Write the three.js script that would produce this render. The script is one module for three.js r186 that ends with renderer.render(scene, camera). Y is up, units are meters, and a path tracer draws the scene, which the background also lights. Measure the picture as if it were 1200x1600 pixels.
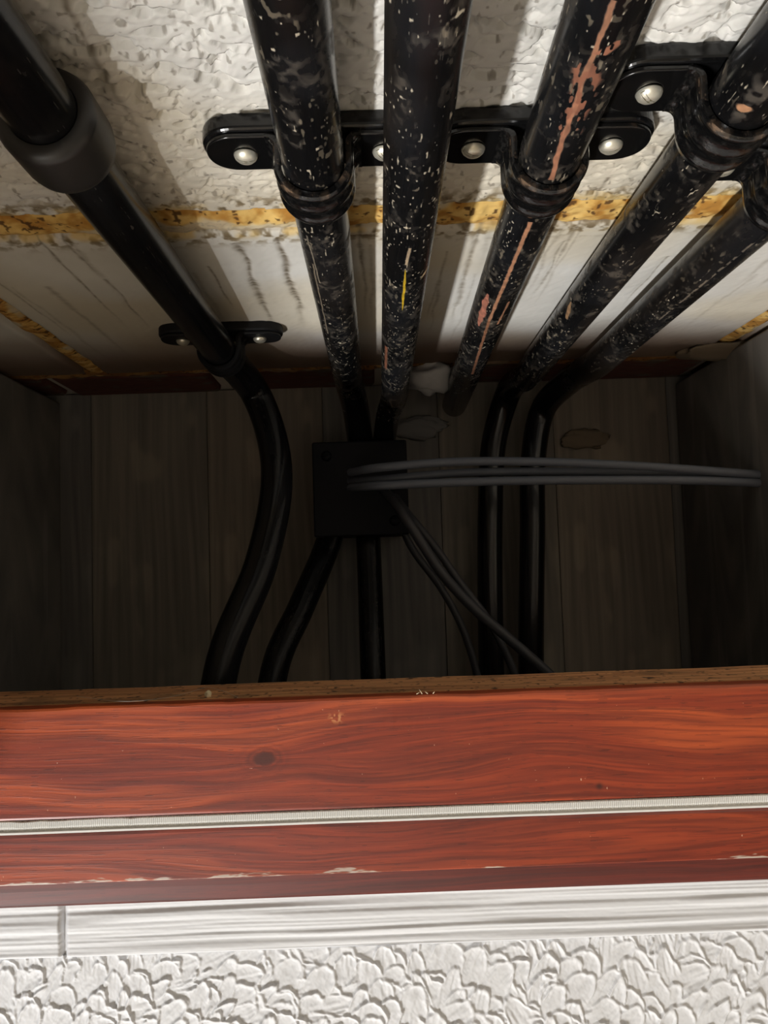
import * as THREE from 'three';
import { RoundedBoxGeometry } from 'three/addons/geometries/RoundedBoxGeometry.js';
import { mergeGeometries, mergeVertices } from 'three/addons/utils/BufferGeometryUtils.js';
import { RectAreaLightUniformsLib } from 'three/addons/lights/RectAreaLightUniformsLib.js';
import { Brush, Evaluator, SUBTRACTION } from 'three-bvh-csg';

// ------------------------------------------------------------------ camera, light, exposure
// A look straight up at a pipe hatch between a painted block wall (+z) and a textured ceiling.
// x = right in the photograph, y = up = away from the camera, z = towards the block wall.
const scene = new THREE.Scene();
scene.background = new THREE.Color(0.02, 0.02, 0.02);
const CAM_Y = 1.85, F = 1209, ROLL = 1.9 * Math.PI / 180;
const camera = new THREE.PerspectiveCamera(2 * Math.atan(800 / F) * 180 / Math.PI, 0.75, 0.01, 30);
const eY = new THREE.Vector3(-10, -80, -F).normalize();                       // world up as the camera sees it
const eX = new THREE.Vector3(Math.cos(ROLL), Math.sin(ROLL), 0);
eX.addScaledVector(eY, -eX.dot(eY)).normalize();
const eZ = new THREE.Vector3().crossVectors(eX, eY);
const toCam = new THREE.Matrix4().makeBasis(eX, eY, eZ), toWorld = toCam.clone().transpose();
camera.position.set(0, CAM_Y, 0);
camera.quaternion.setFromRotationMatrix(toWorld);
scene.add(camera);

const renderer = new THREE.WebGLRenderer({ antialias: true });
renderer.toneMapping = THREE.LinearToneMapping;
renderer.toneMappingExposure = 1.0;
renderer.shadowMap.enabled = true;
RectAreaLightUniformsLib.init();

const WIN = { x: -1.3, y: 0.90, z: -2.1, w: 0.13, h: 0.78 };                    // the tall narrow window that lights the place
const dayLight = new THREE.RectAreaLight(new THREE.Color(1, 0.995, 0.98), 322, WIN.w, WIN.h);
dayLight.position.set(WIN.x, WIN.y, WIN.z + 0.025);
dayLight.lookAt(WIN.x, WIN.y, 5);
scene.add(dayLight);

// ------------------------------------------------------------------ helpers
function mulberry(a) { return () => { a |= 0; a = a + 0x6D2B79F5 | 0; let t = Math.imul(a ^ a >>> 15, 1 | a); t = t + Math.imul(t ^ t >>> 7, 61 | t) ^ t; return ((t ^ t >>> 14) >>> 0) / 4294967296; }; }
const TAB = new Float32Array(65536); { const r = mulberry(77); for (let i = 0; i < 65536; i++) TAB[i] = r(); }
function noise(x, y) {                                                         // value noise 0..1
  const xi = Math.floor(x), yi = Math.floor(y), fx = x - xi, fy = y - yi;
  const u = fx * fx * (3 - 2 * fx), v = fy * fy * (3 - 2 * fy), m = 255;
  const a = TAB[(yi & m) * 256 + (xi & m)], b = TAB[(yi & m) * 256 + ((xi + 1) & m)];
  const c = TAB[((yi + 1) & m) * 256 + (xi & m)], d = TAB[((yi + 1) & m) * 256 + ((xi + 1) & m)];
  return a + (b - a) * u + (c - a) * v + (a - b - c + d) * u * v;
}
function fbm(x, y, o = 4) { let s = 0, w = 0.5, n = 0; for (let i = 0; i < o; i++) { s += w * noise(x, y); n += w; w *= 0.5; x = x * 2.03 + 17.3; y = y * 2.03 + 5.7; } return s / n; }
const sstep = (a, b, x) => { const t = Math.min(1, Math.max(0, (x - a) / (b - a))); return t * t * (3 - 2 * t); };
const clamp = (x, a = 0, b = 1) => Math.min(b, Math.max(a, x));
const mix = (a, b, t) => a + (b - a) * t;
const mix3 = (a, b, t) => [mix(a[0], b[0], t), mix(a[1], b[1], t), mix(a[2], b[2], t)];
const gauss = (x, s) => Math.exp(-x * x / (2 * s * s));
const V = (x, y, z) => new THREE.Vector3(x, y, z);

function rayDir(u, v) { return V((u - 600) / F, -(v - 800) / F, -1).applyMatrix4(toWorld); }
function atD(u, v, d) { const r = rayDir(u, v); return r.multiplyScalar(d / r.y).add(camera.position); }   // a point D metres above the eye
function atZ(u, v, z) { const r = rayDir(u, v); return r.multiplyScalar(z / r.z).add(camera.position); }
function toPixel(p) { const q = p.clone().sub(camera.position).applyMatrix4(toCam); return [600 + F * q.x / -q.z, 800 - F * q.y / -q.z, -q.z]; }

function tex(w, h, f, { srgb = true, wrap = true } = {}) {                     // f(i, j) -> [r,g,b] 0..255 or one number
  const data = new Uint8Array(w * h * 4);
  for (let j = 0; j < h; j++) for (let i = 0; i < w; i++) {
    const c = f(i, j), k = (j * w + i) * 4, one = typeof c === 'number';
    data[k] = clamp(one ? c : c[0], 0, 255); data[k + 1] = clamp(one ? c : c[1], 0, 255); data[k + 2] = clamp(one ? c : c[2], 0, 255); data[k + 3] = 255;
  }
  const t = new THREE.DataTexture(data, w, h, THREE.RGBAFormat);
  t.magFilter = THREE.LinearFilter; t.minFilter = THREE.LinearFilter;
  if (wrap) t.wrapS = t.wrapT = THREE.RepeatWrapping;
  if (srgb) t.colorSpace = THREE.SRGBColorSpace;
  t.needsUpdate = true;
  return t;
}

const used = {};
function numbered(name) { const n = used[name] = (used[name] ?? -1) + 1; return n ? `${name}_${String(n).padStart(3, '0')}` : name; }
function shade(o) { o.traverse((m) => { if (m.isMesh) { m.castShadow = true; m.receiveShadow = true; } }); }
function mesh(name, geo, mat, parent) {
  const m = new THREE.Mesh(geo, mat);
  if (parent) {
    const taken = parent.children.filter((c) => c.name === name || c.name.startsWith(name + '_')).length;
    m.name = taken ? `${name}_${String(taken).padStart(3, '0')}` : name; parent.add(m);
  } else { m.name = numbered(name); scene.add(m); }
  shade(m);
  return m;
}
function group(name, pos = V(0, 0, 0)) { const g = new THREE.Group(); g.name = numbered(name); g.position.copy(pos); scene.add(g); return g; }
function tag(o, label, category, grp) { o.userData = { label, category }; if (grp) o.userData.group = grp; return o; }
function structure(o) { o.userData.kind = 'structure'; return o; }
function box(x0, x1, y0, y1, z0, z1) { const g = new THREE.BoxGeometry(x1 - x0, y1 - y0, z1 - z0); g.translate((x0 + x1) / 2, (y0 + y1) / 2, (z0 + z1) / 2); return g; }
function rbox(x0, x1, y0, y1, z0, z1, r = 0.003) { const g = new RoundedBoxGeometry(x1 - x0, y1 - y0, z1 - z0, 2, r); g.translate((x0 + x1) / 2, (y0 + y1) / 2, (z0 + z1) / 2); return g; }
const Y = (d) => CAM_Y + d;

// a grid patch: P(i/nx, j/ny) -> Vector3, uv by UV(...)
function grid(nx, ny, P, UV, flip = false) {
  const pos = new Float32Array((nx + 1) * (ny + 1) * 3), uv = new Float32Array((nx + 1) * (ny + 1) * 2), idx = new Uint32Array(nx * ny * 6);
  let k = 0, q = 0;
  for (let j = 0; j <= ny; j++) for (let i = 0; i <= nx; i++) {
    const p = P(i / nx, j / ny), t = UV(i / nx, j / ny);
    pos[k * 3] = p.x; pos[k * 3 + 1] = p.y; pos[k * 3 + 2] = p.z; uv[k * 2] = t[0]; uv[k * 2 + 1] = t[1]; k++;
  }
  for (let j = 0; j < ny; j++) for (let i = 0; i < nx; i++) {
    const a = j * (nx + 1) + i, b = a + 1, c = a + nx + 1, d = c + 1;
    if (flip) { idx[q++] = a; idx[q++] = c; idx[q++] = b; idx[q++] = b; idx[q++] = c; idx[q++] = d; }
    else { idx[q++] = a; idx[q++] = b; idx[q++] = c; idx[q++] = b; idx[q++] = d; idx[q++] = c; }
  }
  const g = new THREE.BufferGeometry();
  g.setAttribute('position', new THREE.BufferAttribute(pos, 3)); g.setAttribute('uv', new THREE.BufferAttribute(uv, 2)); g.setIndex(new THREE.BufferAttribute(idx, 1));
  g.computeVertexNormals();
  return g;
}

// a round bar swept along points; uv = (turn from the wall side, (length - s0) / LEN)
const LEN = 0.7;
function sweep(points, radius, { seg = 28, s0 = 0, smooth = 0, caps = true } = {}) {
  let pts = points;
  if (smooth) pts = new THREE.CatmullRomCurve3(points, false, 'centripetal').getSpacedPoints(smooth);
  const n = pts.length, T = [], N = [];
  for (let i = 0; i < n; i++) T.push(pts[Math.min(n - 1, i + 1)].clone().sub(pts[Math.max(0, i - 1)]).normalize());
  let nn = V(0, 0, 1); if (Math.abs(nn.dot(T[0])) > 0.9) nn = V(1, 0, 0);
  nn.addScaledVector(T[0], -nn.dot(T[0])).normalize();
  for (let i = 0; i < n; i++) { if (i) { const q = new THREE.Quaternion().setFromUnitVectors(T[i - 1], T[i]); nn = nn.clone().applyQuaternion(q); } N.push(nn); }
  const pos = [], uv = [], idx = []; let s = 0;
  for (let i = 0; i < n; i++) {
    if (i) s += pts[i].distanceTo(pts[i - 1]);
    const B = V(0, 0, 0).crossVectors(T[i], N[i]), r = typeof radius === 'function' ? radius(s, i / (n - 1)) : radius;
    for (let k = 0; k <= seg; k++) {
      const a = k / seg * Math.PI * 2, p = pts[i].clone().addScaledVector(N[i], Math.cos(a) * r).addScaledVector(B, Math.sin(a) * r);
      pos.push(p.x, p.y, p.z); uv.push(k / seg, (s - s0) / LEN);
    }
  }
  for (let i = 0; i < n - 1; i++) for (let k = 0; k < seg; k++) { const a = i * (seg + 1) + k, b = a + 1, c = a + seg + 1, d = c + 1; idx.push(a, b, c, b, d, c); }
  if (caps) for (const [row, dir] of [[0, 1], [n - 1, -1]]) {
    const base = pos.length / 3, c = pts[row]; pos.push(c.x, c.y, c.z); uv.push(0.5, 0);
    for (let k = 0; k <= seg; k++) { const o = (row * (seg + 1) + k) * 3; pos.push(pos[o], pos[o + 1], pos[o + 2]); uv.push(0.5, 0); }
    for (let k = 1; k <= seg; k++) dir > 0 ? idx.push(base, base + k + 1, base + k) : idx.push(base, base + k, base + k + 1);
  }
  const g = new THREE.BufferGeometry();
  g.setAttribute('position', new THREE.Float32BufferAttribute(pos, 3)); g.setAttribute('uv', new THREE.Float32BufferAttribute(uv, 2)); g.setIndex(idx);
  g.computeVertexNormals();
  // close the normal seam
  const nr = g.attributes.normal;
  for (let i = 0; i < n; i++) { const a = i * (seg + 1), b = a + seg, v = V(nr.getX(a) + nr.getX(b), nr.getY(a) + nr.getY(b), nr.getZ(a) + nr.getZ(b)).normalize(); nr.setXYZ(a, v.x, v.y, v.z); nr.setXYZ(b, v.x, v.y, v.z); }
  return g;
}
// a profile [[z, y], ...] drawn along x; uv.x along the board, uv.y across z
function extrudeX(profile, x0, x1, n, z0, z1, wob = null) {
  const m = profile.length, parts = [];
  parts.push(grid(n, m, (s, t) => {
    const k = Math.round(t * m) % m, [z, y] = profile[k], x = mix(x0, x1, s), w = wob ? wob(x, k) : [0, 0];
    return V(x, y + w[1], z + w[0]);
  }, (s, t) => { const k = Math.round(t * m) % m; return [s, clamp((profile[k][0] - z0) / (z1 - z0), 0.002, 0.998)]; }).toNonIndexed());
  for (const [x, f] of [[x0, 1], [x1, -1]]) {
    const sh = new THREE.Shape(profile.map(([z, y]) => new THREE.Vector2(z, y))), g = new THREE.ShapeGeometry(sh), p = g.attributes.position;
    for (let i = 0; i < p.count; i++) p.setXYZ(i, x, p.getY(i), p.getX(i));
    parts.push(g.toNonIndexed());
  }
  parts.forEach((g) => g.deleteAttribute('normal'));
  const g = mergeGeometries(parts); g.computeVertexNormals();
  return g;
}

// ------------------------------------------------------------------ the room shell
const CEIL = 0.45, BOARDS = 0.80, WALL = 0.182;
const RX0 = -2.2, RX1 = 1.9, RZ0 = WIN.z, TOP = Y(0.86);
const plaster = new THREE.MeshStandardMaterial({ color: new THREE.Color(0.58, 0.53, 0.45), roughness: 0.9 });
const carpet = new THREE.MeshStandardMaterial({ color: new THREE.Color(0.42, 0.38, 0.33), roughness: 1 });
const joinery = new THREE.MeshStandardMaterial({ color: new THREE.Color(0.6, 0.58, 0.54), roughness: 0.5 });
const rawTimberTex = tex(1024, 128, (i, j) => {
  const x = i / 1024 * 0.8, y = j / 128 * 0.08, g = fbm(x * 9, y * 260 + fbm(x * 5, y * 20, 2) * 6, 4);
  let c = mix3([186, 128, 84], [228, 168, 116], sstep(0.25, 0.8, g));
  const dirt = sstep(0.55, 0.8, fbm(x * 40 + 9, y * 60, 4)); c = mix3(c, [120, 92, 64], dirt * 0.5);
  if (fbm(x * 300, y * 300, 2) > 0.76) c = mix3(c, [30, 20, 12], 0.6);
  return c;
});
const rawTimber = new THREE.MeshStandardMaterial({ map: rawTimberTex, roughness: 0.95 });

structure(mesh('floor', box(RX0 - 0.1, RX1 + 0.1, -0.1, 0, RZ0 - 0.1, WALL + 0.2), carpet));
structure(mesh('wall_left', box(RX0 - 0.1, RX0, 0, TOP, RZ0, WALL + 0.1), plaster));
structure(mesh('wall_right', box(RX1, RX1 + 0.1, 0, TOP, RZ0, WALL + 0.1), plaster));
{ // the wall opposite the block wall, with the tall narrow window
  const x0 = WIN.x - WIN.w / 2 - 0.03, x1 = WIN.x + WIN.w / 2 + 0.03, y0 = WIN.y - WIN.h / 2 - 0.03, y1 = WIN.y + WIN.h / 2 + 0.03, z0 = RZ0 - 0.1;
  structure(mesh('wall_opposite', mergeGeometries([box(RX0 - 0.1, x0, 0, TOP, z0, RZ0), box(x1, RX1 + 0.1, 0, TOP, z0, RZ0), box(x0, x1, 0, y0, z0, RZ0), box(x0, x1, y1, TOP, z0, RZ0)]), plaster));
  const w = structure(group('window_1', V(WIN.x, WIN.y, RZ0)));
  const a = WIN.w / 2, b = WIN.h / 2;
  mesh('frame', mergeGeometries([box(-a - 0.03, -a, -b - 0.03, b + 0.03, -0.06, 0.01), box(a, a + 0.03, -b - 0.03, b + 0.03, -0.06, 0.01), box(-a, a, -b - 0.03, -b, -0.06, 0.01), box(-a, a, b, b + 0.03, -0.06, 0.01)]), joinery, w);
  mesh('pane', box(-a, a, -b, b, -0.03, -0.02), new THREE.MeshStandardMaterial({ color: 0xffffff, roughness: 0.6, emissive: new THREE.Color(1, 0.97, 0.92), emissiveIntensity: 2 }), w);
}
structure(mesh('wall_return', box(RX0, -0.458, 0, Y(CEIL), -0.53, -0.47), plaster));   // unseen wall end, added to cut off the light at the left

// ------------------------------------------------------------------ the block wall
// colour in metres: x from -0.45 to 0.45, height above the eye 0.1 to 0.82
const WX0 = -0.45, WX1 = 0.45, WD0 = 0.10, WD1 = 0.82;
const streaks = [];
{ const r = mulberry(5); for (let i = 0; i < 46; i++) streaks.push({ x: mix(-0.36, 0.36, r()), d0: mix(0.36, 0.5, r()), l: mix(0.06, 0.22, r()), w: mix(0.0004, 0.0013, r()), k: mix(0.15, 0.55, r()), s: r() * 90 }); }
for (const [u, v] of [[372, 380], [434, 372]]) { const p = atZ(u, v, WALL); streaks.push({ x: p.x, d0: p.y - CAM_Y, l: 0.17, w: 0.0014, k: 0.85, s: u }); }
{ const p = atZ(290, 340, WALL); streaks.push({ x: p.x, d0: 0.14, l: 0.2, w: 0.0008, k: 0.7, s: 3 }); }
const wallTex = tex(2048, 1400, (i, j) => {
  const x = mix(WX0, WX1, i / 2048), d = mix(WD0, WD1, j / 1400);
  let c = mix3([206, 203, 196], [224, 222, 217], fbm(x * 30, d * 30, 3));
  const warm = fbm(x * 7 + 3, d * 9, 3); c = mix3(c, [206, 192, 164], 0.5 * sstep(0.5, 0.75, warm));
  // grime that clings along the edges of the bed joint
  const jd = Math.abs(d - 0.397), edge = gauss(jd - 0.018, 0.006);
  c = mix3(c, [120, 104, 78], edge * sstep(0.42, 0.7, fbm(x * 220, d * 220, 3)));
  c = mix3(c, [214, 178, 104], 0.7 * gauss(jd - 0.014, 0.004) * sstep(0.45, 0.65, fbm(x * 60, d * 90, 3)));
  // dirt flecks, and dark specks painted in for the shadowed pits
  const p = fbm(x * 420, d * 300 + 40, 2); if (d < 0.385) c = mix3(c, [90, 80, 68], 0.4 * sstep(0.74, 0.82, p));
  for (const s of streaks) {
    if (d < s.d0 - 0.002 || d > s.d0 + s.l) continue;
    const off = x - s.x - 0.0016 * (noise(d * 40, s.s) - 0.5) * 2, w = s.w * (0.5 + noise(d * 160, s.s + 7));
    if (Math.abs(off) < w * 4) c = mix3(c, [86, 74, 58], s.k * gauss(off, w) * (0.35 + 0.65 * noise(d * 500, s.s + 13)) * sstep(s.d0 + s.l, s.d0 + s.l * 0.5, d));
  }
  // paint thins to brown at the top, with the shadow fade painted in too
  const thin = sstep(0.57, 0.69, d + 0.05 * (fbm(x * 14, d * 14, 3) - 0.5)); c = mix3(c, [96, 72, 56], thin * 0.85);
  return c;
});
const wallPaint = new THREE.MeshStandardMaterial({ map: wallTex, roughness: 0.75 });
const wallUV = (x, d) => [(x - WX0) / (WX1 - WX0), (d - WD0) / (WD1 - WD0)];
const wall = structure(group('wall_back'));
mesh('core', box(RX0 - 0.1, RX1 + 0.1, 0, TOP, WALL + 0.006, WALL + 0.16), plaster, wall);

function blockFace(x0, x1, d0, d1, step, relief, edge = 0.006) {              // the painted face of one block, its rim rounded back to the joint
  const nx = Math.round((x1 - x0) / step), ny = Math.round((d1 - d0) / step);
  return grid(nx, ny, (s, t) => {
    const x = mix(x0, x1, s), d = mix(d0, d1, t), wob = 0.004 * (fbm(x * 50, d * 50, 3) - 0.5);
    const e = Math.min(x - x0, x1 - x, d - d0, d1 - d) + wob, k = e < edge ? Math.sqrt(Math.max(0, 1 - (1 - Math.max(0, e) / edge) ** 2)) : 1;
    const rim = Math.min(x - x0, x1 - x, d - d0, d1 - d) < 1e-6;
    return V(x, Y(d), rim ? WALL + 0.012 : WALL + 0.0065 * (1 - k) - relief(x, d) * k);
  }, (s, t) => wallUV(mix(x0, x1, s), mix(d0, d1, t)));
}
function stipple(x, d) {                                                      // thick dabbed paint: flat lumps with sharp-edged slanting pits between
  const wx = x + 0.004 * (noise(x * 90, d * 90) - 0.5), wd = d + 0.004 * (noise(x * 90 + 40, d * 90) - 0.5);
  const sx = wx + wd * 0.55, sd = wd - wx * 0.25, a = fbm(sx * 115, sd * 250, 2), b = fbm(wx * 210 + 9, wd * 260, 3), c = fbm(wx * 70, wd * 70 + 30, 2);
  const rough = mix(0.45, 1, sstep(0.40, 0.26, d + 0.05 * (c - 0.5)));
  return rough * (0.0014 * c - 0.0030 * sstep(0.43, 0.24, a) + 0.0017 * (b - 0.5) - 0.0010 * sstep(0.40, 0.30, b));
}
function smoothCoat(x, d) {
  let h = 0.0009 * fbm(x * 60, d * 14, 3) + 0.0003 * noise(x * 500, d * 300);
  for (const s of streaks) if (s.k > 0.4 && d > s.d0 && d < s.d0 + s.l && Math.abs(x - s.x) < 0.006) h -= 0.0012 * s.k * gauss(x - s.x - 0.0016 * (noise(d * 40, s.s) - 0.5) * 2, 0.0012) * sstep(s.d0 + s.l, s.d0 + s.l * 0.4, d);
  return h;
}
const perp = atZ(70, 530, WALL).x;                                            // the upright joint at far left
mesh('block', blockFace(-0.24, 0.24, 0.12, 0.386, 0.0008, stipple, 0.004), wallPaint, wall);
mesh('block', blockFace(-0.45, -0.24, 0.12, 0.386, 0.003, stipple), wallPaint, wall);
mesh('block', blockFace(0.24, 0.45, 0.12, 0.386, 0.003, stipple), wallPaint, wall);
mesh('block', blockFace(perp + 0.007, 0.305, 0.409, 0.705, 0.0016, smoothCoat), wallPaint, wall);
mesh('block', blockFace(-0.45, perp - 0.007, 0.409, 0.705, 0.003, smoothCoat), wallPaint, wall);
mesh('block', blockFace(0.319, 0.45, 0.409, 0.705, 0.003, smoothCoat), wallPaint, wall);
// bed joint and perpends: crumbly sandy mortar
const mortarTex = tex(1024, 128, (i, j) => {
  const x = i / 1024 * 0.8, y = j / 128 * 0.1, n = fbm(x * 130, y * 130, 4);
  let c = mix3([178, 126, 54], [226, 188, 112], sstep(0.3, 0.7, n));
  if (fbm(x * 340, y * 340 + 30, 2) > 0.72) c = mix3(c, [70, 44, 18], 0.75);
  c = mix3(c, [206, 196, 176], 0.8 * sstep(0.54, 0.66, fbm(x * 30 + 7, y * 40, 4)));
  return c;
});
const mortarMat = new THREE.MeshStandardMaterial({ map: mortarTex, roughness: 1 });
mesh('mortar_joint', grid(560, 34, (s, t) => {
  const x = mix(-0.42, 0.42, s), d = mix(0.378, 0.417, t) + 0.006 * (fbm(x * 22, 3, 3) - 0.5);
  const hump = Math.sin(Math.PI * clamp(t)) ** 0.6, lump = fbm(x * 90, d * 90, 4);
  return V(x, Y(d), WALL + 0.0075 - hump * (0.0068 + 0.0040 * (lump - 0.35) + 0.0016 * fbm(x * 330, d * 330, 2)));
}, (s, t) => [s, t * 0.4]), mortarMat, wall);
for (const px of [perp, 0.312]) mesh('mortar_joint', grid(12, 120, (s, t) => {
  const d = mix(0.40, 0.712, t), x = px + mix(-0.012, 0.012, s) + 0.004 * (fbm(4, d * 30, 3) - 0.5);
  return V(x, Y(d), WALL + 0.0075 - Math.sin(Math.PI * s) ** 0.6 * (0.0066 + 0.004 * (fbm(x * 90, d * 90, 3) - 0.4)));
}, (s, t) => [t * 0.5, s * 0.2]), mortarMat, wall);
// the unpainted course of small red bricks above the blocks
const rawBrick = new THREE.MeshStandardMaterial({ map: tex(256, 256, (i, j) => { const n = fbm(i / 14, j / 14, 4); return mix3(mix3([70, 34, 26], [104, 58, 42], n), [86, 76, 62], sstep(0.55, 0.8, fbm(i / 40 + 8, j / 40, 3))); }), roughness: 1 });
for (let k = 0, x = -0.46; k < 6; k++, x += 0.158) {
  const g = rbox(x, x + 0.147, Y(0.716), Y(0.792), WALL - 0.001 + 0.003 * noise(k * 3.3, 1), WALL + 0.02, 0.005);
  mesh('brick', g, rawBrick, wall);
}
mesh('mortar_joint', grid(280, 14, (s, t) => {
  const x = mix(-0.46, 0.46, s), d = mix(0.694, 0.726, t);
  return V(x, Y(d) - 0.006 * (fbm(x * 26, 8, 3) - 0.5), WALL + 0.0075 - Math.sin(Math.PI * t) ** 0.6 * (0.0072 + 0.005 * (fbm(x * 70, d * 70, 3) - 0.4)));
}, (s, t) => [s, 0.5 + t * 0.3]), new THREE.MeshStandardMaterial({ map: mortarTex, color: new THREE.Color(0.5, 0.4, 0.36), roughness: 1 }), wall);

// ------------------------------------------------------------------ the floor above the hatch: boards on joists
const dark = (a, b) => new THREE.MeshStandardMaterial({ map: tex(128, 512, (i, j) => { const x = i / 128 * 0.12, y = j / 512 * 0.7, g = fbm(x * 220 + fbm(y * 6, x * 20, 2) * 4, y * 9, 4); return mix3(mix3(a, b, g), [a[0] * 1.6, a[1] * 1.6, a[2] * 1.55], 0.4 * sstep(0.6, 0.8, fbm(x * 40 + 3, y * 25, 3))); }), roughness: 0.95 });
const boardMats = [dark([104, 98, 90], [148, 140, 128]), dark([112, 102, 92], [152, 142, 128]), dark([94, 92, 90], [138, 132, 124])];
const upper = structure(group('floor_upper'));
for (let k = 0, x = -0.655; k < 11; k++, x += 0.1205) mesh('floorboard', rbox(x, x + 0.1201, Y(BOARDS) + 0.001 * noise(k * 5.1, 2), Y(BOARDS + 0.022), -0.75, WALL + 0.004, 0.0009), boardMats[k % 3], upper);
mesh('deck', box(RX0 - 0.1, RX1 + 0.1, Y(BOARDS + 0.024), TOP, RZ0, WALL + 0.1), rawTimber, upper);
{
  const a = mesh('joist', rbox(-0.375, -0.325, Y(0.60), Y(BOARDS), -0.75, WALL - 0.004, 0.003), boardMats[2]); tag(a, 'dark timber joist at the left end of the void, in deep shadow', 'joist');
  const b = mesh('joist', rbox(0.318, 0.366, Y(0.60), Y(BOARDS), -0.75, WALL - 0.004, 0.003), boardMats[2]); tag(b, 'dark timber joist at the right end of the void, beyond the cables', 'joist');
}
// closing walls of the void and the ceiling around the hatch
structure(mesh('void_wall', mergeGeometries([box(-0.7, -0.66, Y(CEIL), Y(BOARDS), -0.75, WALL), box(0.66, 0.7, Y(CEIL), Y(BOARDS), -0.75, WALL), box(-0.7, 0.7, Y(CEIL + 0.064), Y(BOARDS), -0.79, -0.75)]), boardMats[2]));

const BX0 = -0.34, BX1 = 0.34, BL = BX1 - BX0;
const K = CEIL - 0.010, yb = Y(K);                                              // the face of the trim stands 10 mm below the ceiling
const onFace = (u, v) => { const p = atD(u, v, K); return [p.x - BX0, p.z]; };
const rowZ = (v, d) => atD(590, v, d).z;                                       // the trim runs along x: one place fixes each edge
const ZA = rowZ(1088, K), ZB = rowZ(1263, K), ZC = rowZ(1284, K), ZD = rowZ(1363, K), ZE = rowZ(1397, K + 0.005);
const zA = ZA + 0.0004, zE = ZE, dBat = atZ(590, 1061, zA).y - CAM_Y;

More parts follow.
